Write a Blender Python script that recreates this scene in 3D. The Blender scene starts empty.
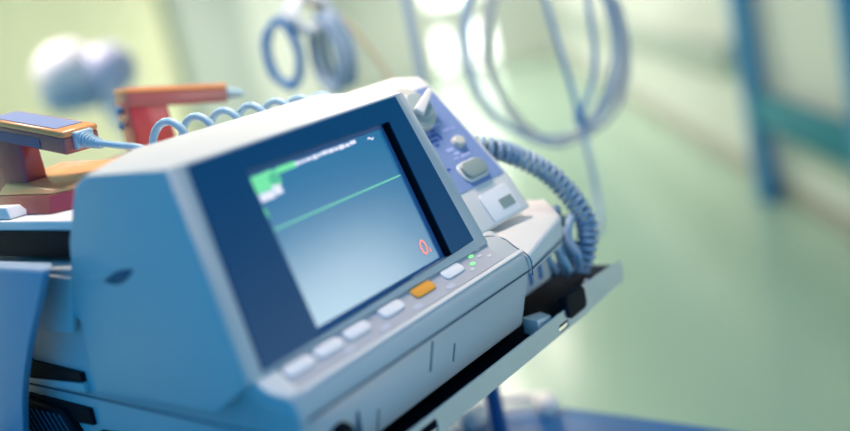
import bpy, bmesh, math, random
from mathutils import Vector, Matrix
random.seed(5)
C = bpy.context.scene.collection
PI = math.pi
V = Vector
OZ = V((0, 0, 1.1))            # lower left corner of the monitor's screen stands 1.1 m above the floor
TL = 0.303031                  # backward lean of the screen face (radians), replaced below
TL = math.radians(17.362074)

# ------------------------------------------------------------------ helpers
def mat(name, col, rough=.5, metal=0., spec=.5, ior=1.45, emit=None, es=0., coat=0., noise=None, trans=0., bump=0.):
    m = bpy.data.materials.new(name); m.use_nodes = True
    nt = m.node_tree; b = nt.nodes['Principled BSDF']
    b.inputs['Base Color'].default_value = (*col, 1)
    b.inputs['Roughness'].default_value = rough
    b.inputs['Metallic'].default_value = metal
    b.inputs['Specular IOR Level'].default_value = spec
    b.inputs['IOR'].default_value = ior
    b.inputs['Coat Weight'].default_value = coat
    b.inputs['Transmission Weight'].default_value = trans
    if emit:
        b.inputs['Emission Color'].default_value = (*emit, 1)
        b.inputs['Emission Strength'].default_value = es
    if noise:
        sc, amt = noise
        tc = nt.nodes.new('ShaderNodeTexCoord'); n = nt.nodes.new('ShaderNodeTexNoise')
        n.inputs['Scale'].default_value = sc; n.inputs['Detail'].default_value = 3
        nt.links.new(tc.outputs['Object'], n.inputs['Vector'])
        mx = nt.nodes.new('ShaderNodeMix'); mx.data_type = 'RGBA'
        mx.inputs['A'].default_value = (*[c * (1 - amt) for c in col], 1)
        mx.inputs['B'].default_value = (*[min(1, c * (1 + amt)) for c in col], 1)
        nt.links.new(n.outputs['Fac'], mx.inputs['Factor'])
        nt.links.new(mx.outputs['Result'], b.inputs['Base Color'])
        if bump:
            bp = nt.nodes.new('ShaderNodeBump'); bp.inputs['Strength'].default_value = bump
            bp.inputs['Distance'].default_value = .001
            nt.links.new(n.outputs['Fac'], bp.inputs['Height']); nt.links.new(bp.outputs['Normal'], b.inputs['Normal'])
    return m

def new(): return bmesh.new()
def poly(bm, pts):
    return bm.faces.new([bm.verts.new(p) for p in pts])
def hexa(bm, a, b):
    """closed solid between two matching loops of points"""
    n = len(a); va = [bm.verts.new(p) for p in a]; vb = [bm.verts.new(p) for p in b]
    bm.faces.new(va); bm.faces.new(list(reversed(vb)))
    for i in range(n):
        j = (i + 1) % n
        bm.faces.new((va[i], vb[i], vb[j], va[j]))
    return va + vb
def box(bm, lo, hi, M=None):
    x0, y0, z0 = lo; x1, y1, z1 = hi
    a = [V((x0, y0, z0)), V((x1, y0, z0)), V((x1, y1, z0)), V((x0, y1, z0))]
    b = [V((x0, y0, z1)), V((x1, y0, z1)), V((x1, y1, z1)), V((x0, y1, z1))]
    if M: a = [M @ p for p in a]; b = [M @ p for p in b]
    return hexa(bm, a, b)
def frame_at(p, d):
    d = d.normalized(); u = V((0, 0, 1)) if abs(d.z) < .9 else V((1, 0, 0))
    s = d.cross(u).normalized(); return s, s.cross(d).normalized()
def tube(bm, pts, r, n=10, caps=True, M=None):
    pts = [V(p) for p in pts]
    if M: pts = [M @ p for p in pts]
    rs = r if isinstance(r, (list, tuple)) else [r] * len(pts)
    rings = []; s = None
    for i, p in enumerate(pts):
        d = (pts[min(i + 1, len(pts) - 1)] - pts[max(i - 1, 0)]).normalized()
        if s is None: s, t = frame_at(p, d)
        else:
            s = (s - d * s.dot(d)).normalized()
        t = d.cross(s)
        rings.append([bm.verts.new(p + (s * math.cos(2 * PI * k / n) + t * math.sin(2 * PI * k / n)) * rs[i]) for k in range(n)])
    for a, b in zip(rings, rings[1:]):
        for k in range(n): bm.faces.new((a[k], a[(k + 1) % n], b[(k + 1) % n], b[k]))
    if caps:
        bm.faces.new(list(reversed(rings[0]))); bm.faces.new(rings[-1])
def cyl(bm, p, q, r, n=24): tube(bm, [p, q], r, n)
def spline(ctrl, m=12):
    P = [V(c) for c in ctrl]; P = [P[0] * 2 - P[1]] + P + [P[-1] * 2 - P[-2]]; out = []
    for i in range(1, len(P) - 2):
        for k in range(m):
            t = k / m; a, b, c, d = P[i - 1:i + 3]
            out.append(.5 * ((2 * b) + (c - a) * t + (2 * a - 5 * b + 4 * c - d) * t * t + (3 * b - a - 3 * c + d) * t ** 3))
    out.append(P[-2]); return out
def helix(ctrl, R, turns, per=14, m=30, flat=None, phase=0.):
    base = spline(ctrl, m); L = [0.]
    for a, b in zip(base, base[1:]): L.append(L[-1] + (b - a).length)
    N = int(turns * per); out = []; s = None
    for k in range(N + 1):
        l = L[-1] * k / N; i = max(j for j in range(len(L)) if L[j] <= l + 1e-9); i = min(i, len(base) - 2)
        f = (l - L[i]) / max(1e-9, L[i + 1] - L[i]); p = base[i].lerp(base[i + 1], f)
        d = (base[i + 1] - base[i]).normalized()
        if s is None: s, _ = frame_at(p, d)
        s = (s - d * s.dot(d)).normalized(); t = d.cross(s); a = 2 * PI * k / per + phase
        out.append(p + (s * math.cos(a) + t * math.sin(a)) * R)
    return out

def obj(name, bm, m, parent=None, bevel=0., seg=3, smooth=True, sub=0, angle=35):
    bmesh.ops.recalc_face_normals(bm, faces=bm.faces)
    off = OZ - (V(parent['_loc']) if parent is not None and '_loc' in parent else V((0, 0, 0)))
    if parent is None: off = OZ
    bmesh.ops.translate(bm, verts=bm.verts, vec=off)
    me = bpy.data.meshes.new(name); bm.to_mesh(me); bm.free()
    o = bpy.data.objects.new(name, me); C.objects.link(o); me.materials.append(m)
    if parent is not None:
        o.parent = parent; o['_loc'] = list(parent['_loc'])
    else: o['_loc'] = [0, 0, 0]
    if bevel:
        md = o.modifiers.new('bevel', 'BEVEL'); md.width = bevel; md.segments = seg; md.limit_method = 'ANGLE'; md.angle_limit = math.radians(angle)
        md.harden_normals = False
    if sub:
        md = o.modifiers.new('sub', 'SUBSURF'); md.levels = sub; md.render_levels = sub
    if smooth:
        for p in me.polygons: p.use_smooth = True
        if not sub: 
            me.set_sharp_from_angle(angle=math.radians(40)) if not bevel else None
    return o
def thing(name, label, cat, loc, group=None):
    o = bpy.data.objects.new(name, None); C.objects.link(o); w = V(loc) + OZ
    o.location = w; o['_loc'] = list(w); o['label'] = label; o['category'] = cat; o.empty_display_size = .05
    if group: o['group'] = group
    return o
def tag(o, label, cat, group=None):
    o['label'] = label; o['category'] = cat
    if group: o['group'] = group
    return o
def struct(o): o['kind'] = 'structure'; return o

# ------------------------------------------------------------------ materials
M = {}
M['shell'] = mat('shell_plastic', (.58, .62, .625), .42, noise=(900, .03), bump=.05)
M['key_area'] = mat('key_area_plastic', (.54, .54, .57), .38)
M['white'] = mat('white_plastic', (.80, .80, .78), .4)
M['bezel'] = mat('bezel_blue', (.002, .10, .23), .34, spec=.28)
M['bezel_in'] = mat('bezel_inner_blue', (.02, .15, .36), .35)
M['black'] = mat('black_plastic', (.003, .005, .010), .6, spec=.2)
M['screen'] = mat('screen_glass', (.002, .012, .03), .23, ior=3.1, emit=(.003, .108, .245), es=1.0)
M['green'] = mat('display_green', (.02, .1, .05), .3, emit=(.20, .85, .42), es=.75)
M['dgreen'] = mat('display_dark_green', (.02, .1, .05), .3, emit=(.10, .55, .33), es=.75)
M['trace'] = mat('display_trace', (.02, .1, .05), .3, emit=(.22, .80, .50), es=.75)
M['dwhite'] = mat('display_white', (.1, .1, .1), .3, emit=(.75, .78, .95), es=.9)
M['dred'] = mat('display_red', (.1, .02, .02), .3, emit=(1., .30, .22), es=.95)
M['lilac'] = mat('lilac_panel', (.24, .34, .60), .42)
M['lilac_txt'] = mat('panel_print', (.45, .52, .85), .5)
M['dark_txt'] = mat('panel_print_dark', (.05, .12, .42), .5)
M['cream'] = mat('cream_button', (.68, .66, .58), .4)
M['dial'] = mat('dial_grey', (.38, .46, .46), .4)
M['greybtn'] = mat('grey_green_button', (.30, .38, .36), .35)
M['orange_key'] = mat('orange_key', (.95, .42, .06), .4)
M['key'] = mat('white_key', (.93, .93, .94), .4)
M['led'] = mat('green_led', (.3, .8, .3), .3, emit=(.3, .9, .35), es=.5)
M['pale_print'] = mat('pale_print', (.62, .64, .72), .5)
M['groove'] = mat('groove', (.06, .13, .20), .6)
M['orange'] = mat('orange_plastic', (.76, .33, .12), .22, coat=.3)
M['orange_plate'] = mat('light_orange_plastic', (.88, .42, .17), .2, coat=.3)
M['handle_shade'] = mat('shaded_handle_orange', (.36, .11, .11), .25, coat=.3)  # shade on the orange handle's sides put into a brown colour
M['orange_shade'] = mat('shaded_orange_plastic', (.42, .06, .07), .2, coat=.3)  # shade on the orange post and plate put into a dark red
M['polegrey'] = mat('pale_pole_enamel', (.42, .52, .58), .4)
M['palelilac'] = mat('pale_lilac_enamel', (.55, .56, .72), .4)
M['strip'] = mat('dark_blue_strip', (.05, .075, .19), .4)
M['label'] = mat('lilac_label', (.20, .27, .50), .4)
M['cable'] = mat('light_blue_cable', (.38, .56, .66), .35)
M['cable2'] = mat('grey_blue_cable', (.30, .42, .55), .4)
M['cablew'] = mat('white_cable', (.72, .76, .76), .4)
M['cabled'] = mat('deep_blue_cable', (.05, .20, .45), .4)
M['steel'] = mat('brushed_steel', (.82, .86, .90), .22, metal=.75, noise=(60, .06))
M['tray'] = mat('shaded_tray_floor', (.003, .006, .012), .85, spec=.15)  # near black: the shadow under the monitor is in the colour
M['blue'] = mat('blue_enamel', (.02, .12, .34), .4)
M['post'] = mat('blue_grey_enamel', (.018, .25, .54), .4)
M['teal'] = mat('teal_enamel', (.014, .21, .29), .5, spec=.3)
M['rubber'] = mat('black_rubber', (.01, .01, .012), .8)
M['wallp'] = mat('pale_wall_paint', (.66, .72, .67), .6, noise=(2.5, .05))
M['wallg'] = mat('yellow_green_wall_paint', (.82, .86, .60), .6, noise=(2.5, .05))
M['wallt'] = mat('blue_grey_reflected_wall', (.10, .24, .36), .5, noise=(2.5, .05))
M['tubing'] = mat('clear_grey_tubing', (.46, .50, .48), .4)
M['tan'] = mat('tan_cord', (.70, .55, .34), .5)
M['floor'] = mat('green_linoleum', (.34, .50, .395), .22, noise=(1.2, .10))
M['ceil'] = mat('ceiling_paint', (.75, .78, .74), .8, noise=(4, .03))
M['skirt'] = mat('pinkish_skirting', (.40, .40, .36), .5)
M['tealcol'] = mat('teal_pilaster_paint', (.42, .50, .47), .5, noise=(3, .05))
M['lampwhite'] = mat('lamp_white', (.80, .78, .80), .35)
M['lit'] = mat('lit_window', (1, 1, 1), .5, emit=(.95, 1.0, .92), es=2.4)
M['glow_pane'] = mat('reflected_glow_pane', (1, 1, 1), .5, emit=(.95, 1.0, .90), es=1.9)  # added glow, reflected in the lower screen
M['tube_light'] = mat('ceiling_light_diffuser', (1, 1, 1), .5, emit=(1.0, .92, .86), es=9.0)

# ------------------------------------------------------------------ the defibrillator monitor
st, ct = math.sin(TL), math.cos(TL)
def F(x, v, off=0.): return V((x, v * st + off * ct, v * ct - off * st))   # point on the leaning screen face
HX = -.0578
dev = thing('defibrillator_monitor', 'pale blue-grey defibrillator monitor with a lit blue screen, front and centre on the steel tray', 'medical monitor', (.07, .1, -.098))

def xl(v):  # left side of the hood drafts outwards downwards
    return max(-.0706, -.0578 - (.1299 - v) / .1394 * .014)
def xr(v):
    return .1757 + (.1306 - v) / .1352 * .019

# hood: profile of (y, z) swept between drafted sides
GB, GT = F(0, -.0085, -.006), F(0, .1306, -.006)
prof = [(GB.y, GB.z), (GT.y, GT.z), (.075, .1305), (.125, .1335), (.138, .127), (.158, .08), (.165, .05), (.168, -.03), (.03, -.03)]
bm = new()
a = [V((xl(z), y, z)) for y, z in prof]; b = [V((xr(z), y, z)) for y, z in prof]
lz = {2: (.075, .1262), 3: (.124, .1258), 4: (.1385, .1195)}
a = [V((xl(z) - .001, *lz.get(i, (y, z)))) for i, (y, z) in enumerate(prof)]
mid = [V((xl(z) + .042, y, z)) for y, z in prof]
n_ = len(a); vs = [bm.verts.new(p) for p in a] + [bm.verts.new(p) for p in b]; vm = [bm.verts.new(p) for p in mid]
bm.faces.new(vs[:n_]); bm.faces.new(list(reversed(vs[n_:])))
for i in range(n_):
    j = (i + 1) % n_
    if i == 0: continue          # the front stays open and steps back behind the bezel
    bm.faces.new((vs[i], vm[i], vm[j], vs[j])); bm.faces.new((vm[i], vs[n_ + i], vs[n_ + j], vm[j]))

bo = [(-.0575, -.0065), (.1785, -.0010), (.1648, .1288), (-.0432, .1285)]   # BL BR TR TL of the bezel
ro = [vs[0], vs[n_], vs[n_ + 1], vs[1]]
r1 = [bm.verts.new(F(x, v, -.006)) for x, v in bo]; r2 = [bm.verts.new(F(x, v, .004)) for x, v in bo]
for i in range(4):
    j = (i + 1) % 4
    loop = [ro[i], ro[j]]
    if i == 0: loop = [ro[0], vm[0], ro[1]]
    if i == 2: loop = [ro[2], vm[1], ro[3]]
    bm.faces.new(loop + [r1[j], r1[i]]); bm.faces.new((r1[i], r1[j], r2[j], r2[i]))
bm.faces.new(r2)
obj('screen_hood', bm, M['shell'], dev, bevel=.0030, seg=4)

# lower body
kp0 = V((0, -.0015, -.0048)); ka = math.radians(35)
def K(x, v, off=0.): return V((x, kp0.y - v * math.cos(ka) - off * math.sin(ka), kp0.z - v * math.sin(ka) + off * math.cos(ka)))
def sx(y):  # left end of the lower body, pulled in towards the front
    return -.0705 + (.013 * min(1, max(0, -y / .025)))
kf = K(0, .0295)
prof = [(kf.y, kf.z), (kf.y - .0022, kf.z - .004), (-.030, -.0365), (-.0285, -.0385), (-.012, -.088), (.02, -.090), (.33, -.090), (.33, .058), (.2, .060), (.150, .062), (.004, -.0030), (.0005, -.0030)]
bm = new()
BX = lambda z: max(-.0706, xl(z)) + .0012 if z > -.03 else -.0698
hexa(bm, [V((sx(y) if y < 0 else BX(z), y, z)) for y, z in prof], [V((.216, y, z)) for y, z in prof])
body = obj('lower_body', bm, M['shell'], dev, bevel=.003, seg=3)

# grooves / seams on fascia
def strip(bm, p, q, w, up, th=.0006):
    p, q, up = V(p), V(q), V(up).normalized(); d = (q - p).normalized(); n = d.cross(up).normalized()
    a = [p - up * w / 2 - n * th, q - up * w / 2 - n * th, q + up * w / 2 - n * th, p + up * w / 2 - n * th]
    hexa(bm, a, [v + n * 2 * th for v in a])
bm = new(); strip(bm, (-.05, -.0297, -.0376), (.216, -.0297, -.0376), .0012, (0, 0, 1)); obj('fascia_seam', bm, M['groove'], dev, smooth=False)
fu = V((0, .0165, -.0495)).normalized()
def FA(x, s): return V((x, -.0285, -.0385)) + fu * s + V((0, -.0495, -.0165)).normalized() * .0001
for x, s0, s1 in ((.080, .004, .03), (.11, .02, .036), (.02, .03, .052)):
    bm = new(); strip(bm, FA(x, s0), FA(x, s1), .0012, (1, 0, 0), .0004); obj('panel_seam', bm, M['groove'], dev, smooth=False)
bm = new(); c = FA(-.022, .028); nn = V((0, -.0495, -.0165)).normalized(); cyl(bm, c - nn * .004, c + nn * .006, .0105, 32)
pk = obj('cable_socket', bm, M['black'], dev, bevel=.001)
bm = new(); cyl(bm, c + nn * .006, c + nn * .0085, .0055, 24); obj('socket_core', bm, M['groove'], pk, bevel=.0006)
bm = new(); q0 = FA(-.001, .022)
hexa(bm, [FA(-.003, .018) + nn * .0002, FA(.006, .052) + nn * .0002, FA(-.004, .052) + nn * .0002], [FA(-.003, .018) + nn * .0012, FA(.006, .052) + nn * .0012, FA(-.004, .052) + nn * .0012])
obj('fascia_recess', bm, M['groove'], dev, smooth=False)
# side seam, finger groove, slot openings on the left side
XS = -.0700
def side(x, pts, th=.0012):
    bm = new(); hexa(bm, [V((BX(z) - th, y, z)) for y, z in pts], [V((BX(z) + .004, y, z)) for y, z in pts]); return bm
bm = new(); strip(bm, (XS - .0002, -.01, -.040), (XS - .0002, .33, -.036), .0014, (0, 0, 1), .0004); obj('side_seam', bm, M['groove'], dev, smooth=False)
# moulded thumb groove: shallow dark lens with a raised lip
import itertools
def lens(y0, z0, y1, z1, h, k=12):
    up = []; dn = []
    for i in range(k + 1):
        t = i / k; y = y0 + (y1 - y0) * t; z = z0 + (z1 - z0) * t; e = math.sin(PI * t) * h
        up.append((y, z + e * .35)); dn.append((y, z - e * .65))
    return up + dn[-2:0:-1]
def xlp(z): return xl(z) 
bm = new(); L = lens(.124, .0535, .088, .0625, .0085)
hexa(bm, [V((xlp(z) - .0006, y, z)) for y, z in L], [V((xlp(z) + .004, y, z)) for y, z in L]); obj('thumb_groove', bm, M['groove'], dev)
bm = new(); L = lens(.148, .0545, .108, .0605, .0050)
hexa(bm, [V((xlp(z) - .0016, y, z)) for y, z in L], [V((xlp(z) + .004, y, z)) for y, z in L]); obj('groove_lip', bm, M['shell'], dev, bevel=.0006)
# rear side pocket with dark opening
bm = side(XS, [(.166, .055), (.180, .012), (.262, .012), (.262, .058)], .0018); obj('side_panel', bm, M['shell'], dev, bevel=.002)
bm = side(XS, [(.280, .006), (.264, -.006), (.256, -.0165), (.186, -.0200), (.186, -.0265), (.272, -.031)], .0008); obj('handle_pocket', bm, M['black'], dev, smooth=False)
bm = side(XS, [(.184, -.0275), (.184, -.0345), (.272, -.0350), (.272, -.0315)], .0016); obj('pocket_ledge', bm, M['shell'], dev, bevel=.0006)
bm = side(XS, [(.188, -.049), (.188, -.062), (.262, -.064), (.276, -.046)], .0008); obj('slot_opening', bm, M['black'], dev, smooth=False)
bm = side(XS, [(.150, -.064), (.155, -.078), (.182, -.080), (.182, -.066)], .0008); obj('slot_opening', bm, M['black'], dev, smooth=False)
bm = side(XS, [(.222, -.052), (.20, -.086), (.298, -.086), (.298, -.050)], .0050); vb = obj('speaker_vent', bm, M['black'], dev, bevel=.002)
for i in range(9):
    y = .214 + i * .0085; bm = new(); strip(bm, (XS - .0052, y + .012, -.056), (XS - .0052, y - .004, -.083), .0012, (0, 1, 0), .0006)
    obj('vent_rib', bm, M['groove'], vb, smooth=False)

# bezel: trapezoid frame around the screen, chamfering in to a recessed black gap
def ring(bm, A, B):
    va = [bm.verts.new(p) for p in A]; vb = [bm.verts.new(p) for p in B]
    for i in range(4):
        j = (i + 1) % 4; bm.faces.new((va[i], va[j], vb[j], vb[i]))
bo = [(-.0575, -.0065), (.1785, -.0010), (.1648, .1288), (-.0432, .1285)]   # BL BR TR TL at off -.006
bi = [(-.0050, -.0042), (.1470, -.0022), (.1455, .1120), (-.0028, .1135)]
bm = new()
O_ = [F(x, v, -.0068) for x, v in bo]; I_ = [F(x, v, -.0068) for x, v in bi]
Ob = [F(x, v, -.0030) for x, v in bo]; Ib = [F(x, v, .0022) for x, v in bi]
ring(bm, O_, I_); ring(bm, Ob, O_); ring(bm, I_, Ib)
bz = obj('bezel', bm, M['bezel'], dev, bevel=.0016, seg=2)
# black sleeve standing behind the bezel on the right and top
bm = new(); 
ip = [(x, v) for x, v in bi]
A = [F(*ip[0], .0021), F(*ip[1], .0021), F(*ip[2], .0021), F(*ip[3], .0021)]
sc_ = [(-.0012, -.0012), (.1428, -.0012), (.1428, .1108), (-.0012, .1108)]
ring(bm, [F(x, v, -.0066) for x, v in [(.1458, -.0018), (.1472, -.0018), (.1457, .1118), (.1443, .1118)]], [F(x, v, .0012) for x, v in [(.1458, -.0018), (.1472, -.0018), (.1457, .1118), (.1443, .1118)]])
hexa(bm, [F(x, v, .0012) for x, v in [(.1405, -.004), (.1475, -.004), (.1460, .113), (.1390, .113)]], [F(x, v, .0030) for x, v in [(.1405, -.004), (.1475, -.004), (.1460, .113), (.1390, .113)]])
obj('screen_gasket', bm, M['black'], dev, smooth=False)
# inner blue frame around the screen
bm = new(); w = .0042
so = [(-.0050, -.0042), (.1442, -.0042), (.1424, .1135), (-.0028, .1135)]; si = [(0, 0), (.14, 0), (.14, .1093), (0, .1093)]
ring(bm, [F(x, v, -.0012) for x, v in so], [F(x, v, -.0004) for x, v in si]); ring(bm, [F(x, v, -.0004) for x, v in si], [F(x, v, .0012) for x, v in si])
ring(bm, [F(x, v, .002) for x, v in so], [F(x, v, -.0012) for x, v in so])
obj('screen_frame', bm, M['bezel_in'], dev)
bm = new(); q = [(-.001, -.001), (.141, -.001), (.141, .1103), (-.001, .1103)]
hexa(bm, [F(x, v, 0) for x, v in q], [F(x, v, .0018) for x, v in q]); scr = obj('screen', bm, M['screen'], dev, smooth=False)

def decal(name, m, loops, off=-.0004, parent=None, f=F, th=.0003):
    bm = new()
    for q in loops: hexa(bm, [f(x, v, off) for x, v in q], [f(x, v, off + th) for x, v in q])
    return obj(name, bm, m, parent or scr, smooth=False)
rc = lambda x0, v0, x1, v1: [(x0, v0), (x1, v0), (x1, v1), (x0, v1)]
def ell(cx, cv, rx, rv, n=20): return [(cx + rx * math.cos(2 * PI * k / n), cv + rv * math.sin(2 * PI * k / n)) for k in range(n)]
decal('green_status_patch', M['green'], [[(.0012, .0965), (.0245, .0965), (.0270, .1000), (.0270, .1080), (.0200, .1092), (.0012, .1086)], rc(.027, .1048, .0445, .1092), rc(.0008, .080, .0035, .0865)])
decal('status_shade', M['dgreen'], [ell(.0215, .1022, .0052, .0048)], -.0008)
decal('status_mark', M['dwhite'], [rc(.0030, .0905, .0155, .0960), rc(.0165, .0915, .0235, .0985)], -.0008)
L = []
x = .0440; 
for wv in (.0052, .0036, .0060, .0044, .0030, .0066, .0050, .0036, .0058, .0046, .0062):
    L.append(rc(x, .1052 + random.uniform(0, .0008), x + wv, .1086 - random.uniform(0, .0008))); x += wv + .0011
decal('status_text', M['dwhite'], L, -.0004)
def pl_line(pts, w):  # thick 2D polyline as small quads
    out = []
    for (x0, y0), (x1, y1) in zip(pts, pts[1:]):
        d = math.hypot(x1 - x0, y1 - y0); nx, ny = -(y1 - y0) / d * w / 2, (x1 - x0) / d * w / 2
        ex, ey = (x1 - x0) / d * w * .2, (y1 - y0) / d * w * .2
        out.append([(x0 + nx - ex, y0 + ny - ey), (x0 - nx - ex, y0 - ny - ey), (x1 - nx + ex, y1 - ny + ey), (x1 + nx + ex, y1 + ny + ey)])
    return out
til = [(.1225 + .0058 * t / 10, .1052 + .0011 * math.sin(2 * PI * t / 10)) for t in range(11)]
decal('wave_symbol', M['dwhite'], pl_line(til, .0009), -.0004)
decal('flat_trace', M['trace'], [rc(.001, .0702, .1385, .0712)], -.0004)
bm = new(); n = 28
for k in range(n):
    a0, a1 = 2 * PI * k / n, 2 * PI * (k + 1) / n
    f0 = lambda a, s, o: F(.1278 + (.0031 + s) * math.cos(a), .0130 + (.0054 + s) * math.sin(a), o)
    hexa(bm, [f0(a0, .0006, -.0006), f0(a1, .0006, -.0006), f0(a1, -.0006, -.0006), f0(a0, -.0006, -.0006)], [f0(a0, .0006, -.0003), f0(a1, .0006, -.0003), f0(a1, -.0006, -.0003), f0(a0, -.0006, -.0003)])
q = ell(.1334, .0082, .0009, .0010, 10); hexa(bm, [F(x, v, -.0006) for x, v in q], [F(x, v, -.0003) for x, v in q])
q = rc(.1327, .0098, .1340, .0106); hexa(bm, [F(x, v, -.0006) for x, v in q], [F(x, v, -.0003) for x, v in q])
obj('heart_rate_digit', bm, M['dred'], scr, smooth=False)

# key strip
bm = new(); ks = [(-.046, .0002), (.192, .0002), (.192, .0255), (-.046, .0255)]
hexa(bm, [K(x, v, .0002) for x, v in ks], [K(x, v, .0006) for x, v in ks]); obj('key_strip', bm, M['key_area'], dev, smooth=False)
bm = new(); ks = [(-.0655, .0), (-.047, .0), (-.047, .0285), (-.0585, .0285), (-.0655, .018)]
hexa(bm, [K(x, v, -.001) for x, v in ks], [K(x, v, .0018) for x, v in ks]); obj('corner_cap', bm, M['white'], dev, bevel=.0012)
bm = new(); ks = [(-.058, .0262), (.216, .0262), (.216, .0298), (-.058, .0298)]
hexa(bm, [K(x, v, -.001) for x, v in ks], [K(x, v, .0008) for x, v in ks]); obj('front_rim', bm, M['white'], dev, bevel=.0006)
def rrect(cx, cv, w, h, r, n=5):
    out = []
    for sx_, sv_, a0 in ((1, 1, 0), (-1, 1, PI / 2), (-1, -1, PI), (1, -1, 1.5 * PI)):
        for k in range(n + 1):
            a = a0 + PI / 2 * k / n; out.append((cx + sx_ * (w / 2 - r) + r * math.cos(a), cv + sv_ * (h / 2 - r) + r * math.sin(a)))
    return out
for i, x in enumerate((.1377, .0995, .0616, .0236, -.0050, -.0330)):
    q = rrect(x, .0112 + .0003 * i, .0245, .0098, .0036)
    bm = new(); hexa(bm, [K(a_, b_, .0004) for a_, b_ in q], [K(a_, b_, .0020) for a_, b_ in q])
    k_ = obj('soft_key', bm, M['orange_key'] if i == 1 else M['key'], dev, bevel=.0007, seg=2)
    if i == 1: k_['label'] = 'orange key'
for x in (.122, .081, .043, .006):
    q = rrect(x, .0215, .010, .0040, .0019); bm = new(); hexa(bm, [K(a_, b_, .0004) for a_, b_ in q], [K(a_, b_, .0009) for a_, b_ in q]); obj('key_symbol', bm, M['pale_print'], dev, smooth=False)
for x, v in ((.1675, .0085), (.1610, .0150)):
    q = ell(x, v, .0033, .0016); bm = new(); hexa(bm, [K(a_, b_, .0004) for a_, b_ in q], [K(a_, b_, .0012) for a_, b_ in q]); obj('indicator_light', bm, M['led'], dev, smooth=False)
for x, v in ((.175, .012), (.180, .006), (.155, .019), (.183, .0165)):
    q = ell(x, v, .0028, .0011); bm = new(); hexa(bm, [K(a_, b_, .0004) for a_, b_ in q], [K(a_, b_, .0010) for a_, b_ in q]); obj('key_symbol', bm, M['white'], dev, smooth=False)

# right hand section: end cap, window facet, lilac control panel
bm = new()
a = [V((.2170, -.030, -.0260)), V((.302, -.0165, -.0165)), V((.302, .040, -.0042)), V((.2170, .040, -.0042)), V((.19, .03, -.0042)), V((.19, .004, -.0048)), V((.2170, .004, -.0045))]
top = [V((.2172, -.0300, -.0262)), V((.302, -.0165, -.0170)), V((.302, .0005, -.0050)), V((.302, .10, -.0050)), V((.2172, .10, -.0040)), V((.2172, .003, -.0040))]
bot = [V((.2172, -.0290, -.0425)), V((.302, -.0125, -.0455)), V((.302, .0005, -.046)), V((.302, .10, -.046)), V((.2172, .10, -.042)), V((.2172, .003, -.042))]
hexa(bm, top, bot); cap = obj('end_cap', bm, M['white'], dev, bevel=.0035, seg=4)
bm = new(); strip(bm, (.2180, -.0305, -.0375), (.302, -.0155, -.038), .0010, (0, 0, 1), .0005); obj('cap_seam', bm, M['groove'], cap, smooth=False)
bm = new(); tube(bm, spline([(.2168, -.0308, -.0425), (.2168, -.0308, -.027), (.2168, -.018, -.0175), (.2168, -.008, -.0105), (.206, -.002, -.0050), (.196, .0005, -.0038)], 6), .0006, 6); obj('cap_joint', bm, M['groove'], dev)

pt = V((0, .022, .030)); lup = V((0, .068, .088)).normalized(); ln = V((1, 0, 0)).cross(lup)   # points forward-up
if ln.y > 0: ln = -ln
def LP(x, v, off=0.): return V((x, pt.y, pt.z)) + lup * v + ln * off
pt2 = V((0, .0045, -.0017)); fup = (pt - pt2).normalized(); fn = V((1, 0, 0)).cross(fup)
if fn.y > 0: fn = -fn
def FP(x, v, off=0.): return V((x, pt2.y, pt2.z)) + fup * v + fn * off
# side block (profile swept in x)
prof = [(.003, -.004), (pt.y, pt.z), (.0900, .1180), (.100, .1255), (.13, .127), (.155, .12), (.165, .05), (.165, -.09), (.06, -.09), (.06, -.004)]
bm = new()
hexa(bm, [V((.172, y, z)) for y, z in prof], [V((.286, y, z)) for y, z in prof]); obj('control_block', bm, M['white'], dev, bevel=.004, seg=4)
q = [(.176, .001), (.2795, .001), (.2795, .1085), (.176, .1085)]
bm = new(); hexa(bm, [LP(x, v, -.001) for x, v in q], [LP(x, v, .0006) for x, v in q]); cp = obj('control_panel', bm, M['lilac'], dev, smooth=False)
# selector dial
bm = new(); n = 36; cx, cv = .2340, .0895
def disc(cx, cv, r, o): return [LP(cx + r * math.cos(2 * PI * k / n), cv + r * math.sin(2 * PI * k / n), o) for k in range(n)]
hexa(bm, disc(cx, cv, .0235, .0006), disc(cx, cv, .0228, .006)); dl = obj('selector_dial', bm, M['cream'], cp, bevel=.001)
bm = new(); hexa(bm, disc(cx + .003, cv - .002, .0165, .0058), disc(cx + .003, cv - .002, .0140, .0110)); obj('dial_hub', bm, M['dial'], dl, bevel=.0012)
bm = new(); p0, p1 = V((.2600, .0970)), V((.2250, .0800)); d = (p1 - p0).normalized(); nn2 = V((-d.y, d.x))
q = [p0 + nn2 * .0028, p1 + nn2 * .0050, p1 - nn2 * .0050, p0 - nn2 * .0028]
hexa(bm, [LP(v.x, v.y, .011) for v in q], [LP(v.x, v.y, .0150) for v in q]); obj('dial_lever', bm, M['white'], dl, bevel=.0016)
# two buttons
q = ell(.2560, .0450, .0080, .0062, 28); bm = new(); hexa(bm, [LP(a_, b_, .0004) for a_, b_ in q], [LP(.2560 + (a_ - .2560) * .8, .045 + (b_ - .045) * .8, .0050) for a_, b_ in q]); obj('round_button', bm, M['cream'], cp, bevel=.0008)
q = rrect(.2452, .0155, .036, .0205, .008); bm = new(); hexa(bm, [LP(a_, b_, .0004) for a_, b_ in q], [LP(a_, b_, .0022) for a_, b_ in q]); rg = obj('button_surround', bm, M['white'], cp, bevel=.0006)
q = rrect(.2452, .0155, .031, .0165, .0068); bm = new(); hexa(bm, [LP(a_, b_, .0020) for a_, b_ in q], [LP(a_, b_, .0060) for a_, b_ in q]); obj('charge_button', bm, M['greybtn'], rg, bevel=.0012)
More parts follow.
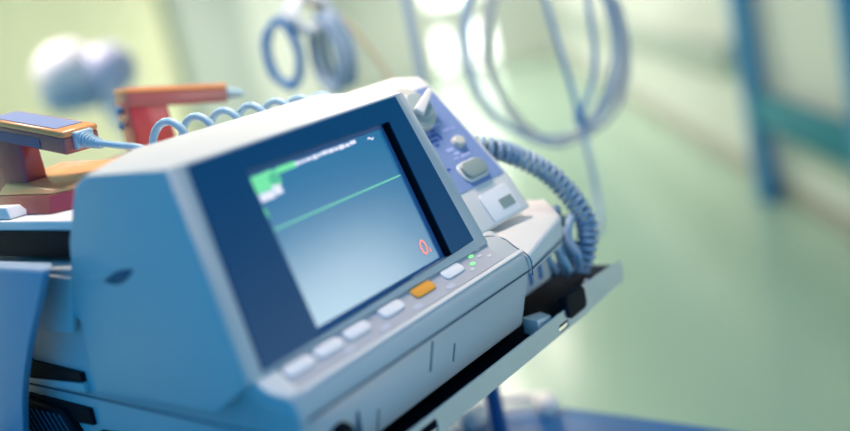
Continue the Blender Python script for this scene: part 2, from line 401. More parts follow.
# printed legends (illegible in the photograph: small dashes)
def dash(x, v, w, h=.0022): return rc(x, v, x + w, v + h)
decal('dark_legend', M['dark_txt'], [dash(.224, .058, .006, .003), dash(.232, .0585, .010, .003), dash(.226, .0535, .012, .0028), dash(.236, .063, .006), dash(.228, .049, .005), dash(.2195, .062, .004, .0034), dash(.218, .024, .004), dash(.240, .0535, .003, .005)], .0007, cp, LP, .0003)
decal('pale_legend', M['lilac_txt'], [dash(.240, .0675, .014), dash(.250, .0595, .010), dash(.2345, .0395, .010, .0035), dash(.240, .0345, .008, .003), dash(.246, .0300, .014, .0030), dash(.235, .0305, .008), dash(.262, .0585, .005)], .0007, cp, LP, .0003)
# window plate
q = rrect(.2495, .0150, .044, .027, .004); bm = new(); hexa(bm, [FP(a_, b_, .0002) for a_, b_ in q], [FP(a_, b_, .0014) for a_, b_ in q]); wp = obj('label_plate', bm, M['key'], dev, bevel=.0005)
q = rrect(.2578, .0128, .0200, .0095, .001); bm = new(); hexa(bm, [FP(a_, b_, .0013) for a_, b_ in q], [FP(a_, b_, .0018) for a_, b_ in q]); obj('indicator_window', bm, M['greybtn'], wp, smooth=False)

# connector bank under the end cap
bm = new(); box(bm, (.232, .004, -.078), (.300, .10, -.046)); cb = obj('connector_bank', bm, M['shell'], dev, bevel=.004)
for i, x in enumerate((.247, .264, .281)):
    bm = new(); q = rrect(x, -.062, .0060, .018, .0028)
    hexa(bm, [V((a_, .0035, b_)) for a_, b_ in q], [V((a_, .0095, b_)) for a_, b_ in q]); obj('connector_slot', bm, M['cabled'], cb, smooth=False)
for sxp, syp in ((-.05, .02), (.19, .02), (-.05, .28), (.19, .28)):
    bm = new(); cyl(bm, (sxp, syp, -.0985), (sxp, syp, -.089), .010, 20); obj('foot', bm, M['rubber'], dev, bevel=.001)

# paddle shelf at the back left of the device
bm = new(); box(bm, (-.050, .160, .0845), (.16, .37, .0925)); shf = obj('paddle_shelf', bm, M['white'], dev, bevel=.0015)
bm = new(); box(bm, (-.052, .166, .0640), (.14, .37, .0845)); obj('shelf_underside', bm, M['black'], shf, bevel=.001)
bm = new(); box(bm, (-.035, .175, .055), (.14, .30, .0645)); obj('shelf_bracket', bm, M['shell'], shf, bevel=.001)

# grey-blue curved sleeve hanging from the shelf, at the left edge of the picture
def ribbon(bm, cs, w, th):
    P = spline(cs, 10); A = []
    for i, p in enumerate(P):
        d = (P[min(i + 1, len(P) - 1)] - P[max(i - 1, 0)]).normalized(); nrm = V((1, 0, 0))
        A.append([p + V((0, w / 2, 0)) + nrm * th, p - V((0, w / 2, 0)) + nrm * th, p - V((0, w / 2, 0)) - nrm * th, p + V((0, w / 2, 0)) - nrm * th])
    R_ = [[bm.verts.new(v) for v in a] for a in A]
    for a, b in zip(R_, R_[1:]):
        for k in range(4): bm.faces.new((a[k], a[(k + 1) % 4], b[(k + 1) % 4], b[k]))
    bm.faces.new(R_[0]); bm.faces.new(list(reversed(R_[-1])))
bm = new(); ribbon(bm, [(-.070, .235, .0660), (-.082, .214, .0680), (-.086, .222, .052), (-.089, .243, .025), (-.090, .268, -.005), (-.090, .290, -.035), (-.090, .306, -.065), (-.090, .322, -.0985)], .105, .003)
slv = obj('hose_sleeve', bm, M['cable2'], None, bevel=.002); tag(slv, 'wide grey-blue flat hose curving down at the left edge, under the black shelf edge', 'hose')

# ------------------------------------------------------------------ paddles
def paddle(loc, ax, label, L=.115, striped=True):
    """local frame: a = along handle towards the cord, b = across, c = up"""
    a, b, c, o = ax
    T = Matrix(((a.x, b.x, c.x, o.x), (a.y, b.y, c.y, o.y), (a.z, b.z, c.z, o.z), (0, 0, 0, 1)))
    t = thing('defibrillator_paddle', label, 'defibrillator paddle', loc, 'orange paddles parked behind the monitor')
    W, H = .0320, .0190
    bm = new(); box(bm, (-L, 0, -H * .30), (0, W, 0), T); h = obj('handle', bm, M['orange'], t, bevel=.0022)
    bm = new(); box(bm, (-L, .0002, -H), (-.0002, W - .0002, -H * .26), T); obj('shaded_handle_side', bm, M['handle_shade'], h, bevel=.0022)
    q = [(-L + .006, .0035), (-.014, .0035), (-.014, W - .0045), (-L + .006, W - .0045)]
    bm = new(); hexa(bm, [T @ V((x, y, -.0005)) for x, y in q], [T @ V((x, y, .0005)) for x, y in q]); obj('handle_label', bm, M['label'], h, smooth=False)
    if striped:
        bm = new(); box(bm, (-L + .012, -.0004, -H * .92), (-.034, .0008, -H * .48), T); obj('side_strip', bm, M['strip'], h, smooth=False)
    bm = new(); box(bm, (-.0010, .008, -H * .85), (.004, W - .007, -H * .1), T); rl = obj('strain_relief', bm, M['cable'], t, bevel=.0018)
    for k in range(6):
        x = .0045 + k * .0034; bm = new(); r = .0064 - k * .00045
        tube(bm, [V((x, W / 2, -H / 2 - k * .0002)), V((x + .0019, W / 2, -H / 2 - k * .0002))], r, 16, True, T); obj('relief_ring', bm, M['cable'], rl, bevel=.0004)
    bm = new(); tube(bm, [V((.002, W / 2, -H / 2)), V((.026, W / 2, -H / 2 - .001))], [.0048, .0034], 14, True, T); obj('relief_core', bm, M['cable'], rl)
    return t, T
al = math.atan2(.0156, .0876)
a1 = V((0, -math.cos(al), -math.sin(al))); b1 = V((1, 0, 0)); c1 = b1.cross(-a1).normalized()
if c1.z < 0: c1 = -c1
p1, T1 = paddle((.0, .28, .0925), (a1, b1, c1, V((-.0092, .2206, .1512))), 'orange paddle with lilac label and ribbed blue cable end, at the left picture edge')
# post and plate of the first paddle
bm = new(); hexa(bm, [V((-.008, .290, .1480)), V((.008, .290, .1480)), V((.008, .345, .157)), V((-.008, .345, .157))], [V((-.014, .290, .100)), V((.010, .294, .100)), V((.012, .345, .100)), V((-.014, .345, .100))]); obj('post', bm, M['orange_shade'], p1, bevel=.003)
bm = new(); hexa(bm, [V(p) for p in ((-.016, .318, .1155), (.055, .345, .1175), (.040, .225, .1175), (.018, .202, .1130), (-.022, .234, .1095))], [V(p) for p in ((-.024, .322, .1070), (.060, .345, .1070), (.050, .205, .1070), (.012, .190, .1070), (-.026, .232, .1060))]); pt1 = obj('electrode_plate', bm, M['orange_plate'], p1, bevel=.002, seg=3)
bm = new(); hexa(bm, [V(p) for p in ((-.024, .322, .1070), (.060, .345, .1070), (.050, .205, .1070), (.012, .190, .1070), (-.027, .232, .1060))], [V(p) for p in ((-.034, .325, .0930), (.066, .345, .0930), (.055, .198, .0930), (.010, .182, .0930), (-.034, .228, .0930))]); obj('shaded_plate_side', bm, M['orange_shade'], pt1, bevel=.0015)  # lower side of the orange plate, its shade coloured dark red

hd = math.radians(-13); o2 = V((.128, .3250, .1690))
ah = V((math.cos(hd), math.sin(hd), -.17)).normalized(); bh = V((-math.sin(hd), math.cos(hd), 0)); ch = ah.cross(bh).normalized()
if ch.z < 0: ch = -ch
p2, T2 = paddle((.16, .34, .0925), (ah, bh * 1.15, ch, o2 + ah * .105), 'second orange paddle, standing behind the monitor under the springy coiled cable', .105, False)
bm = new(); q = [V((-.106, .001, -.012)), V((-.066, .001, -.012)), V((-.066, .032, -.012)), V((-.106, .032, -.012))]
q2 = [T2 @ v for v in q]; hexa(bm, q2, [V((v.x, v.y, .098)) for v in q2]); ps = obj('post', bm, M['orange_shade'], p2, bevel=.003)
for zz in (-.021, -.036):
    c_ = T2 @ V((-.106, .019, zz)); bm = new(); cyl(bm, c_ + ah * .002, c_ - ah * .0022, .0040, 20); obj('discharge_button', bm, M['cabled'], ps, bevel=.0006)
bm = new(); box(bm, (.10, .282, .0930), (.20, .375, .1050)); obj('electrode_plate', bm, M['orange'], p2, bevel=.004)
# white clip in front of the first paddle
bm = new(); hexa(bm, [V((-.046, .266, .0930)), V((-.030, .262, .0930)), V((-.030, .300, .0930)), V((-.046, .300, .0930))], [V((-.044, .272, .1020)), V((-.034, .268, .1020)), V((-.034, .300, .1020)), V((-.044, .300, .1020))]); obj('shelf_clip', bm, M['white'], shf, bevel=.001)
# second shelf piece carrying the second paddle
bm = new(); box(bm, (.06, .28, .060), (.22, .40, .0930)); obj('paddle_rest', bm, M['shell'], dev, bevel=.002)

# cords of the paddles
e1 = T1 @ V((.024, .0155, -.0098))
bm = new(); tube(bm, spline([e1, e1 + V((.006, -.012, -.004)), (.020, .168, .128), (.032, .163, .117), (.045, .160, .104), (.05, .165, .0935)], 8), .0027, 12)
tag(obj('paddle_cable', bm, M['cable']), 'thin straight blue cable leaving the left paddle and sinking behind the white hood', 'cable')
bm = new(); hp = helix([(.036, .178, .1280), (.075, .174, .1250), (.12, .168, .1225), (.165, .162, .1190), (.22, .160, .1130)], .0150, 7.0, 16, 24, phase=.6)
st_ = [V((.046, .176, .0955)), V((.038, .180, .104)), V((.034, .188, .112))]
tube(bm, st_ + hp, .0033, 10)
tag(obj('spiral_cable', bm, M['cable']), 'springy coiled light blue cable lying along the back edge of the white hood', 'cable')

# ------------------------------------------------------------------ tray
tr = thing('steel_tray', 'polished steel tray edge with rounded slots, running diagonally under the monitor', 'tray', (.14, .14, -.11))
bm = new(); box(bm, (-.14, -.030, -.1015), (.369, .34, -.0990)); obj('tray_floor', bm, M['tray'], tr, smooth=False)
bm = new()
# front lip with real slots: built as cells of a grid, leaving the slot cells open
def lip(bm, x0, x1, slots, z0, z1, y0, y1):
    xs = sorted({x0, x1, *[s for sl in slots for s in sl[:2]]})
    for xa, xb in zip(xs, xs[1:]):
        hole = next((s for s in slots if s[0] <= xa + 1e-6 and xb <= s[1] + 1e-6), None)
        if hole:
            za, zb = hole[2], hole[3]; r = .003; n = 5
            prof = [(xa, za + r)] ; 
            lo = [(xa, za + r)] + [(xa + r - r * math.cos(PI / 2 * k / n), za + r - r * math.sin(PI / 2 * k / n)) for k in range(1, n + 1)] + [(xb - r + r * math.sin(PI / 2 * k / n), za + r - r * math.cos(PI / 2 * k / n)) for k in range(n + 1)]
            up = [(x, za + zb - z) for x, z in lo]
            q = [(xa, z0)] + [(xb, z0)] + list(reversed(lo)); hexa(bm, [V((x, y0, z)) for x, z in q], [V((x, y1, z)) for x, z in q])
            q = [(xa, z1), (xb, z1)] + list(reversed(up)); hexa(bm, [V((x, y0, z)) for x, z in q], [V((x, y1, z)) for x, z in q])
        else: box(bm, (xa, y0, z0), (xb, y1, z1))
lip(bm, -.14, .290, [(.240, .258, -.1045, -.0980), (.040, .062, -.1040, -.0930), (-.06, -.03, -.1040, -.0930)], -.1065, -.0885, -.0318, -.0300)
hexa(bm, [V((x, -.0318, z)) for x, z in ((.290, -.1065), (.369, -.1030), (.369, -.0840), (.290, -.0790))], [V((x, -.0300, z)) for x, z in ((.290, -.1065), (.369, -.1030), (.369, -.0840), (.290, -.0790))])
bmesh.ops.remove_doubles(bm, verts=bm.verts, dist=1e-5)
obj('front_lip', bm, M['steel'], tr, smooth=False)
bm = new(); box(bm, (.367, -.030, -.1065), (.369, .34, -.0885)); box(bm, (-.14, .338, -.1065), (.367, .340, -.0885)); obj('side_lip', bm, M['steel'], tr, smooth=False)
bm = new(); q = rrect(.2725, -.0885, .034, .021, .006); hexa(bm, [V((a_, -.0345, b_)) for a_, b_ in q], [V((a_, -.0240, b_)) for a_, b_ in q]); obj('notch_block', bm, M['black'], tr, bevel=.001)  # solid black block put in for the dark notch in the lip
# slips of card lying on the tray
bm = new(); hexa(bm, [V((.218, -.026, -.0988)), V((.240, -.026, -.0988)), V((.246, -.012, -.0988)), V((.222, -.008, -.0988))], [V((.218, -.026, -.084)), V((.240, -.026, -.088)), V((.246, -.012, -.088)), V((.222, -.008, -.084))])
tag(obj('folded_card', bm, M['white'], None, bevel=.0005), 'small white folded card on the tray below the right end of the monitor', 'card')

# ------------------------------------------------------------------ trolley under the tray
tro = thing('equipment_trolley', 'blue trolley with a round-cornered lower shelf, beneath the steel tray', 'trolley', (.15, .12, -1.1))
bm = new(); cyl(bm, (.345, .135, -.302), (.345, .135, -.1015), .0090, 20); obj('upper_post', bm, M['blue'], tro)
bm = new(); cyl(bm, (-.02, .135, -.302), (-.02, .135, -.1015), .0090, 20); obj('upper_post', bm, M['blue'], tro)
def rr3(x0, y0, x1, y1, r, z, n=8):
    out = []
    for cx, cy, a0 in ((x1 - r, y1 - r, 0), (x0 + r, y1 - r, PI / 2), (x0 + r, y0 + r, PI), (x1 - r, y0 + r, 1.5 * PI)):
        for k in range(n + 1): a = a0 + PI / 2 * k / n; out.append(V((cx + r * math.cos(a), cy + r * math.sin(a), z)))
    return out
bm = new(); hexa(bm, rr3(-.10, -.20, .455, .235, .10, -.322), rr3(-.10, -.20, .455, .235, .10, -.302)); obj('lower_shelf', bm, M['blue'], tro, bevel=.004)
bm = new(); q = rr3(-.09, -.19, .445, .225, .09, -.288); tube(bm, q[:9] + [q[9]], .006, 10); obj('guard_rail', bm, M['white'], tro)
for cx, cy in ((.435, .13), (.385, .205), (.30, .225)):
    bm = new(); tube(bm, [(cx, cy, -.3025), (cx, cy, -.296), (cx, cy, -.286), (cx, cy, -.279), (cx, cy, -.276)], [.012, .015, .015, .011, .004], 20); obj('rail_bumper', bm, M['white'], tro)
for cx, cy in ((.37, .15), (.37, -.12), (-.02, .15), (-.02, -.12)):
    bm = new(); cyl(bm, (cx, cy, -1.00), (cx, cy, -.320), .013, 16); lg = obj('leg', bm, M['blue'], tro)
    bm = new(); cyl(bm, (cx - .012, cy, -1.05), (cx + .012, cy, -1.05), .05, 28); box(bm, (cx - .018, cy - .015, -1.055), (cx - .013, cy + .015, -.99)); box(bm, (cx + .013, cy - .015, -1.055), (cx + .018, cy + .015, -.99)); box(bm, (cx - .018, cy - .015, -1.0), (cx + .018, cy + .015, -.99)); obj('caster', bm, M['rubber'], lg)

# ------------------------------------------------------------------ coiled handset cord and cable bundle at the right end
bm = new(); hp = helix([(.285, .105, .062), (.3005, .050, .050), (.320, .033, .036), (.336, .014, .016), (.345, .001, -.006), (.349, -.008, -.026), (.350, -.012, -.046), (.343, -.010, -.066), (.336, -.004, -.082)], .0080, 33, 12, 30)
tube(bm, hp, .0029, 8)
tag(obj('coiled_cable', bm, M['cable2']), 'thick grey-blue coiled cable arching off the right end of the monitor down to the tray', 'cable')
for i in range(5):
    cx, cy, cz = .318 + i * .004, .022 - i * .006, -.062 + (i % 3) * .006
    ctrl = []
    R1 = .020 + .004 * (i % 3); tlt = -.5 + .35 * i
    for k in range(11):
        a = 2 * PI * k / 10 + i
        ctrl.append((cx + R1 * math.cos(a) * math.cos(tlt) , cy + R1 * .55 * math.cos(a) * math.sin(tlt) + .004 * math.sin(3 * a), cz + R1 * 1.1 * math.sin(a)))
    bm = new(); tube(bm, spline(ctrl, 8), .0040, 10)
    tag(obj('looped_lead', bm, M[('cable2', 'cable', 'cable2', 'cable', 'cable2')[i]]), 'one of the tangled blue leads heaped on the tray beside the end cap', 'lead', 'tangled leads on the tray')
bm = new(); tube(bm, [(.318, -.020, -.099), (.318, -.020, -.093), (.322, -.020, -.086)], [.004, .0045, .003], 14); 
tag(obj('cable_plug', bm, M['cablew']), 'white plug standing up from the cable tangle at the right end of the tray', 'plug')
bm = new(); tube(bm, [(.340, .0, -.1012), (.340, .0, -.118), (.340, .0, -.124)], [.008, .009, .005], 18)
obj('tray_knob', bm, M['cabled'], tr)

# ------------------------------------------------------------------ drip pole and hanging cables behind the device
U = V((.8151, .5793, 0)); W_ = V((.5793, -.8151, 0))           # along the corridor / to its right
CAM = V((-.38879104, -.43727215, .19490831))
def rm(u, v, z): return V((CAM.x, CAM.y, 0)) + U * u + W_ * v + V((0, 0, z))
pole = thing('cable_pole', 'slim blue-grey pole with hooks rising behind the monitor, between the two cable hanks', 'pole', (.580, .332, -1.1))
pb = V((.580, .332, 0))
bm = new(); cyl(bm, V((pb.x, pb.y, -1.02)), V((pb.x, pb.y, .48)), .0065, 16); obj('shaft', bm, M['polegrey'], pole)
bm = new()
for k in range(5):
    a = 2 * PI * k / 5 + PI / 5; d = V((math.cos(a), math.sin(a), 0)); tube(bm, [V((pb.x, pb.y, -1.02)), V((pb.x, pb.y, -1.04)) + d * .12, V((pb.x, pb.y, -1.05)) + d * .22], [.016, .013, .011], 10)
obj('star_base', bm, M['steel'], pole)
for k in range(5):
    a = 2 * PI * k / 5 + PI / 5; d = V((math.cos(a), math.sin(a), 0)); c_ = V((pb.x, pb.y, -1.075)) + d * .21; s_ = d.cross(V((0, 0, 1)))
    bm = new(); cyl(bm, c_ - s_ * .01, c_ + s_ * .01, .025, 20); obj('caster', bm, M['rubber'], pole)
bm = new(); tube(bm, [(.48, .46, .34), (.53, .40, .36), pb + V((0, 0, .37)), (.663, .188, .36), (.735, .13, .34)], .006, 10); obj('hook_arm', bm, M['steel'], pole)
for hx, hy, hz, ht in ((.660, .192, .228, .360), (.668, .180, .222, .360), (.492, .428, .222, .350)):
    bm = new(); tube(bm, spline([(hx, hy, ht), (hx, hy, hz + .03), (hx + .006, hy + .004, hz), (hx + .013, hy + .010, hz + .006), (hx + .015, hy + .012, hz + .02)], 6), .0025, 8); obj('hook', bm, M['steel'], pole)

def hank(name, c, rx, rz, ax, turns, r, m, label, cat, group=None, jit=.008, top=None, ph=0.):
    """closed loops of cable hanging from a hook"""
    bm = new(); pts = []; n = 20
    N = int(turns * n)
    for k in range(N + 1):
        a = 2 * PI * k / n + ph; s = 1 + jit * 8 * math.sin(.37 * k)
        off = ax * (k / N - .5) * .05
        pts.append(c + off + ax.cross(V((0, 0, 1))).normalized() * rx * s * math.sin(a) + V((0, 0, 1)) * rz * s * math.cos(a) + V((0, 0, jit * math.sin(1.3 * k))))
    if top is not None: pts = [top] + pts
    tube(bm, pts, r, 8); o = obj(name, bm, m); tag(o, label, cat, group); return o
view = V((.746, .626, 0)).normalized()
# left hank: a tight bundle of blue and white leads, gathered at its top
hk = V((.492, .428, .205))
hank('hanging_cable', V((.462, .457, .160)), .021, .042, view, 3, .0050, M['cabled'], 'deep blue cable loops, leftmost in the tight hank hanging left of the pole', 'cable', ph=.2, jit=.003)
hank('hanging_cable', V((.507, .412, .150)), .024, .048, (view + V((.5, -.5, 0))).normalized(), 3, .0046, M['cable2'], 'grey-blue cable loops, rightmost in the tight hank hanging left of the pole', 'cable', ph=.2, jit=.003)
hank('hanging_cable', hk, .026, .020, (view + V((-.4, .3, 0))).normalized(), 3, .0056, M['cablew'], 'white cable wound round the top of the tight hank hanging left of the pole', 'cable', ph=2.5, jit=.003)
bm = new(); tube(bm, spline([(.503, .425, .34), (.498, .430, .25), hk + V((0, 0, .018)), (.53, .405, .190), (.545, .385, .150), (.560, .370, .10), (.565, .36, .03), (.56, .355, -.06)], 8), .0034, 8)
tag(obj('hanging_cable', bm, M['tan']), 'thin tan cable trailing down to the right from the tight cable hank', 'cable')
# right hank: wide loops of grey tubing
rc_ = V((.660, .192, .103))
hank('hanging_tube', rc_, .098, .128, view, 2, .0038, M['cable2'], 'wide loops of grey-blue tubing hanging in the middle of the background', 'tube', jit=.004, ph=.3)
hank('hanging_tube', rc_ + V((.012, -.012, -.006)), .090, .122, (view + V((.2, .1, 0))).normalized(), 2, .0042, M['tubing'], 'wide loops of whitish tubing hanging in the middle of the background', 'tube', jit=.005, ph=1.0)
ecg = thing('y_shaped_lead', 'blue lead with two branches joining in a Y, hanging inside the wide tubing loops', 'lead', (.6656, .1537, .0041))
jn = V((.6656, .1537, .0041))
bm = new(); tube(bm, spline([(.690, .196, .34), (.686, .190, .25), (.6835, .186, .16), (.675, .168, .07), jn], 8), .0036, 8); obj('branch', bm, M['cabled'], ecg)
bm = new(); tube(bm, spline([(.730, .150, .34), (.722, .146, .23), (.7139, .1418, .13), (.700, .140, .06), jn], 8), .0036, 8); obj('branch', bm, M['cabled'], ecg)
bm = new(); tube(bm, spline([jn, (.657, .145, -.05), (.6473, .1367, -.1028), (.61, .120, -.130), (.54, .10, -.125), (.46, .08, -.105), (.38, .07, -.08), (.301, .06, -.07)], 8), .0040, 8); obj('stem', bm, M['cable2'], ecg)
bm = new(); tube(bm, [jn + V((0, 0, .012)), jn + V((0, 0, .004)), jn - V((0, 0, .012))], [.0055, .0075, .0055], 12); obj('yoke', bm, M['cabled'], ecg)

# ------------------------------------------------------------------ examination lamp in the left background
lc = V((.7365, 1.4138, .186))
lamp = thing('examination_lamp', 'blurred white round-headed lamp on a curved stand, far left behind the orange paddles', 'lamp', (.80, 1.30, -1.1))
bm = new(); bmesh.ops.create_uvsphere(bm, u_segments=28, v_segments=16, radius=.075, matrix=Matrix.Translation(lc)); obj('lamp_head', bm, M['lampwhite'], lamp)
bm = new(); hv = V((-.6, -.8, 0)).normalized(); tube(bm, [lc + V((0, 0, -.02)), lc + V((0, 0, -.045)), lc + V((0, 0, -.078))], [.070, .074, .052], 28); obj('blue_collar', bm, M['cable2'], lamp)
bm = new(); bmesh.ops.create_uvsphere(bm, u_segments=24, v_segments=14, radius=.058, matrix=Matrix.Translation(V((.790, 1.345, .180)))); obj('rear_housing', bm, M['palelilac'], lamp)
bm = new(); tube(bm, spline([(.790, 1.35, .165), (.775, 1.345, .10), (.785, 1.32, .04), (.80, 1.30, -.10), (.80, 1.30, -.4), (.80, 1.30, -1.06)], 8), .022, 14); obj('stand', bm, M['lampwhite'], lamp)
bm = new(); tube(bm, [(.80, 1.30, -1.099), (.80, 1.30, -1.07), (.80, 1.30, -1.05)], [.20, .18, .03], 32); obj('base', bm, M['lampwhite'], lamp)

# ------------------------------------------------------------------ the room
def slab(name, pts, th, nrm, m):
    bm = new(); n = V(nrm).normalized() * th
    hexa(bm, [V(p) for p in pts], [V(p) + n for p in pts]); return struct(obj(name, bm, m, None, smooth=False))
ZC = 1.5; U0, U1 = .25, 15.5; VL, VR = -2.2, 1.42
slab('floor', [rm(U0 - 2.5, VL - .1, -1.1), rm(U1, VL - .1, -1.1), rm(U1, VR + .1, -1.1), rm(U0 - 2.5, VR + .1, -1.1)], .05, (0, 0, -1), M['floor'])
slab('ceiling', [rm(U0, VL, ZC), rm(U1, VL, ZC), rm(U1, VR, ZC), rm(U0, VR, ZC)], .05, (0, 0, 1), M['ceil'])
slab('wall_left', [rm(U0, VL, -1.1), rm(U1, VL, -1.1), rm(U1, VL, ZC), rm(U0, VL, ZC)], .08, -W_, M['wallg'])
UR = -.9
slab('wall_right', [rm(UR, VR, -1.1), rm(U1, VR, -1.1), rm(U1, VR, .13), rm(UR, VR, .13)], .08, W_, M['wallp'])
slab('wall_right_upper', [rm(UR, VR, .13), rm(U1, VR, .13), rm(U1, VR, ZC), rm(UR, VR, ZC)], .08, W_, M['wallt'])  # unseen upper wall, coloured dark for the screen's reflection
slab('wall_far', [rm(U1, VL, -1.1), rm(U1, VR, -1.1), rm(U1, VR, ZC), rm(U1, VL, ZC)], .08, U, M['wallp'])
slab('baseboard_right', [rm(UR, VR, -1.1), rm(U1, VR, -1.1), rm(U1, VR, -1.0), rm(UR, VR, -1.0)], .015, -W_, M['skirt'])
slab('baseboard_left', [rm(U0, VL, -1.1), rm(U1, VL, -1.1), rm(U1, VL, -1.0), rm(U0, VL, -1.0)], .015, W_, M['skirt'])
# teal pilaster and pale doors on the left wall
bm = new(); 
def rbox(bm, u0, u1, v0, v1, z0, z1): hexa(bm, [rm(u0, v0, z0), rm(u1, v0, z0), rm(u1, v1, z0), rm(u0, v1, z0)], [rm(u0, v0, z1), rm(u1, v0, z1), rm(u1, v1, z1), rm(u0, v1, z1)])
rbox(bm, 7.0, 9.3, VL, VL + .10, -1.1, ZC); struct(obj('trim_1', bm, M['tealcol'], None, smooth=False))
bm = new(); rbox(bm, 9.3, U1, VL, VL + .05, -1.1, ZC); struct(obj('trim_2', bm, M['wallp'], None, smooth=False))
bm = new(); rbox(bm, 5.0, 15.0, VR - .09, VR - .03, -.50, -.36)
for u in (5.3, 7.3, 9.3, 11.3, 13.3): rbox(bm, u, u + .04, VR - .03, VR, -.45, -.41)
bmesh.ops.remove_doubles(bm, verts=bm.verts, dist=1e-6)
struct(obj('trim_3', bm, M['tealcol'], None, smooth=False))
# bright windows in the far wall
for i, (v0, v1, z0, z1) in enumerate(((-.46, -.26, -1.0, -.42), (.16, .42, -1.0, -.42), (-.5, .3, .04, 1.2))):
    w_ = bpy.data.objects.new('window_%d' % (i + 1), None); C.objects.link(w_); loc = rm(U1 - .02, (v0 + v1) / 2, z0) + OZ; w_.location = loc; w_['_loc'] = list(loc); w_['kind'] = 'structure'
    bm = new(); rbox(bm, U1 - .03, U1 - .02, v0, v1, z0, z1); obj('pane', bm, M['lit'], w_, smooth=False)
    bm = new()
    for a_ in ((v0 - .06, v0, z0 - .06, z1 + .06), (v1, v1 + .06, z0 - .06, z1 + .06), (v0, v1, z0 - .06, z0), (v0, v1, z1, z1 + .06)): rbox(bm, U1 - .05, U1, *a_)
    obj('window_frame', bm, M['wallp'], w_, smooth=False)
# blue frame standing against the right wall
fr = thing('metal_stand', 'blue metal stand with two posts and a wide teal crossbar against the right wall', 'stand', rm(3.9, 1.35, -1.1))
for u in (4.47, 3.18):
    bm = new(); w2 = .058; hexa(bm, [rm(u - w2, 1.285, -1.1), rm(u + w2, 1.285, -1.1), rm(u + w2, 1.375, -1.1), rm(u - w2, 1.375, -1.1)], [rm(u + .16 - w2, 1.285, .55), rm(u + .16 + w2, 1.285, .55), rm(u + .16 + w2, 1.375, .55), rm(u + .16 - w2, 1.375, .55)]); obj('post', bm, M['post'], fr, bevel=.006)
bm = new(); rbox(bm, 3.20, 4.50, 1.300, 1.360, -.715, -.560); obj('crossbar', bm, M['teal'], fr, bevel=.006)
bm = new(); rbox(bm, 3.47, 4.33, 1.325, 1.375, .42, .52); obj('crossbar', bm, M['teal'], fr, bevel=.006)
# ceiling lights
def area(name, loc, rot, sx_, sy_, e, col, sp):
    l = bpy.data.lights.new(name, 'AREA'); l.shape = 'RECTANGLE'; l.size = sx_; l.size_y = sy_; l.energy = e; l.color = col; l.spread = sp
    o = bpy.data.objects.new(name, l); C.objects.link(o); o.location = V(loc) + OZ; o.rotation_euler = rot; return o
yaw = math.atan2(U.y, U.x)
for i, (u, v, hu, hv, e, sp) in enumerate(((4.6, -.35, .6, .25, 15, 2.8), (7.3, -.35, .6, .25, 46, 2.8), (2.0, -1.35, .25, .25, 20, 1.9), (9.2, .36, .20, .16, 15, 2.8), (10.8, -.35, .6, .25, 42, 2.8), (13.3, -.35, .6, .25, 36, 2.8))):  # small panels: one added to brighten lamp and paddles, one placed for floor highlight
    t = thing('ceiling_light', 'rectangular white ceiling light panel, unseen above the corridor', 'light', rm(u, v, ZC - .04), 'ceiling light panels along the corridor')
    bm = new(); rbox(bm, u - hu, u + hu, v - hv, v + hv, ZC - .04, ZC - .0005); obj('housing', bm, M['ceil'], t, smooth=False)
    bm = new(); rbox(bm, u - hu + .03, u + hu - .03, v - hv + .03, v + hv - .03, ZC - .045, ZC - .040); obj('diffuser', bm, M['tube_light'], t, smooth=False)
    area('ceiling_lamp', rm(u, v, ZC - .06), (0, 0, yaw), 2 * hu - .1, 2 * hv - .1, e, (1.0, .84, .76), sp)

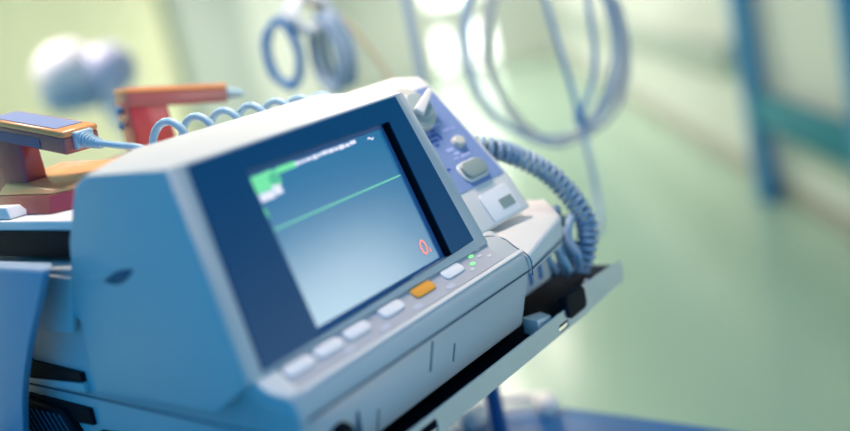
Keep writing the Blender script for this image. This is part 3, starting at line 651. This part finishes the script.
# key light added over the device, unseen, shaped as a round lamp
xc = V((.22, .20, .78))
xl_ = thing('added_key_light', 'added unseen key light, a round white lamp straight above the monitor', 'lamp', xc)
bm = new(); tube(bm, [xc + V((0, 0, .005)), xc + V((0, 0, .03)), xc + V((0, 0, .06)), xc + V((0, 0, .075))], [.13, .14, .10, .03], 36); obj('key_light_housing', bm, M['lampwhite'], xl_)
bm = new(); cyl(bm, xc + V((0, 0, .0)), xc + V((0, 0, .006)), .12, 36); obj('key_light_diffuser', bm, M['tube_light'], xl_, smooth=False)
bm = new(); cyl(bm, xc + V((0, 0, .07)), V((xc.x, xc.y, ZC)), .012, 14); obj('key_light_rod', bm, M['lampwhite'], xl_)
area('key_light_area', xc - V((0, 0, .004)), (0, 0, 0), .2, .2, 3.5, (1.0, .80, .69), 2.4)
# glowing pane added outside the picture, for the screen's reflection and fascia fill
w_ = bpy.data.objects.new('window_4', None); C.objects.link(w_); loc = rm(.5, VR, -.35) + OZ; w_.location = loc; w_['_loc'] = list(loc); w_['kind'] = 'structure'
bm = new(); rbox(bm, .05, .95, VR - .012, VR - .002, -.35, .36); obj('pane', bm, M['glow_pane'], w_, smooth=False)
bm = new()
for a_ in ((-.01, .05, -.41, .42), (.95, 1.01, -.41, .42), (.05, .95, -.41, -.35), (.05, .95, .36, .42)): rbox(bm, a_[0], a_[1], VR - .03, VR, a_[2], a_[3])
obj('window_frame', bm, M['wallp'], w_, smooth=False)

# ------------------------------------------------------------------ world: blue daylight entering from the open side behind the camera
w = bpy.data.worlds.new('daylight'); bpy.context.scene.world = w; w.use_nodes = True
bg = w.node_tree.nodes['Background']; bg.inputs[0].default_value = (.018, .275, .65, 1); bg.inputs[1].default_value = .98

# ------------------------------------------------------------------ camera
cam = bpy.data.cameras.new('camera'); co = bpy.data.objects.new('camera', cam); C.objects.link(co)
CR = Matrix(((0.5937709, 0.3006157, -0.7463687), (-0.7800190, -0.0126302, -0.6256284), (-0.1975005, 0.9536617, 0.2269865))).to_4x4()
co.matrix_world = Matrix.Translation(CAM + OZ) @ CR
FPX = 917.3346
cam.sensor_width = 36; cam.lens = FPX / 850 * 36; cam.clip_start = .02; cam.clip_end = 60
cam.dof.use_dof = True; cam.dof.focus_distance = .735; cam.dof.aperture_fstop = 1.4; cam.dof.aperture_blades = 0
S = bpy.context.scene; S.camera = co
S.view_settings.view_transform = 'Standard'; S.view_settings.look = 'None'; S.view_settings.gamma = 1; S.view_settings.use_curve_mapping = False
S.view_settings.exposure = .3
for o in bpy.data.objects:
    if '_loc' in o: del o['_loc']
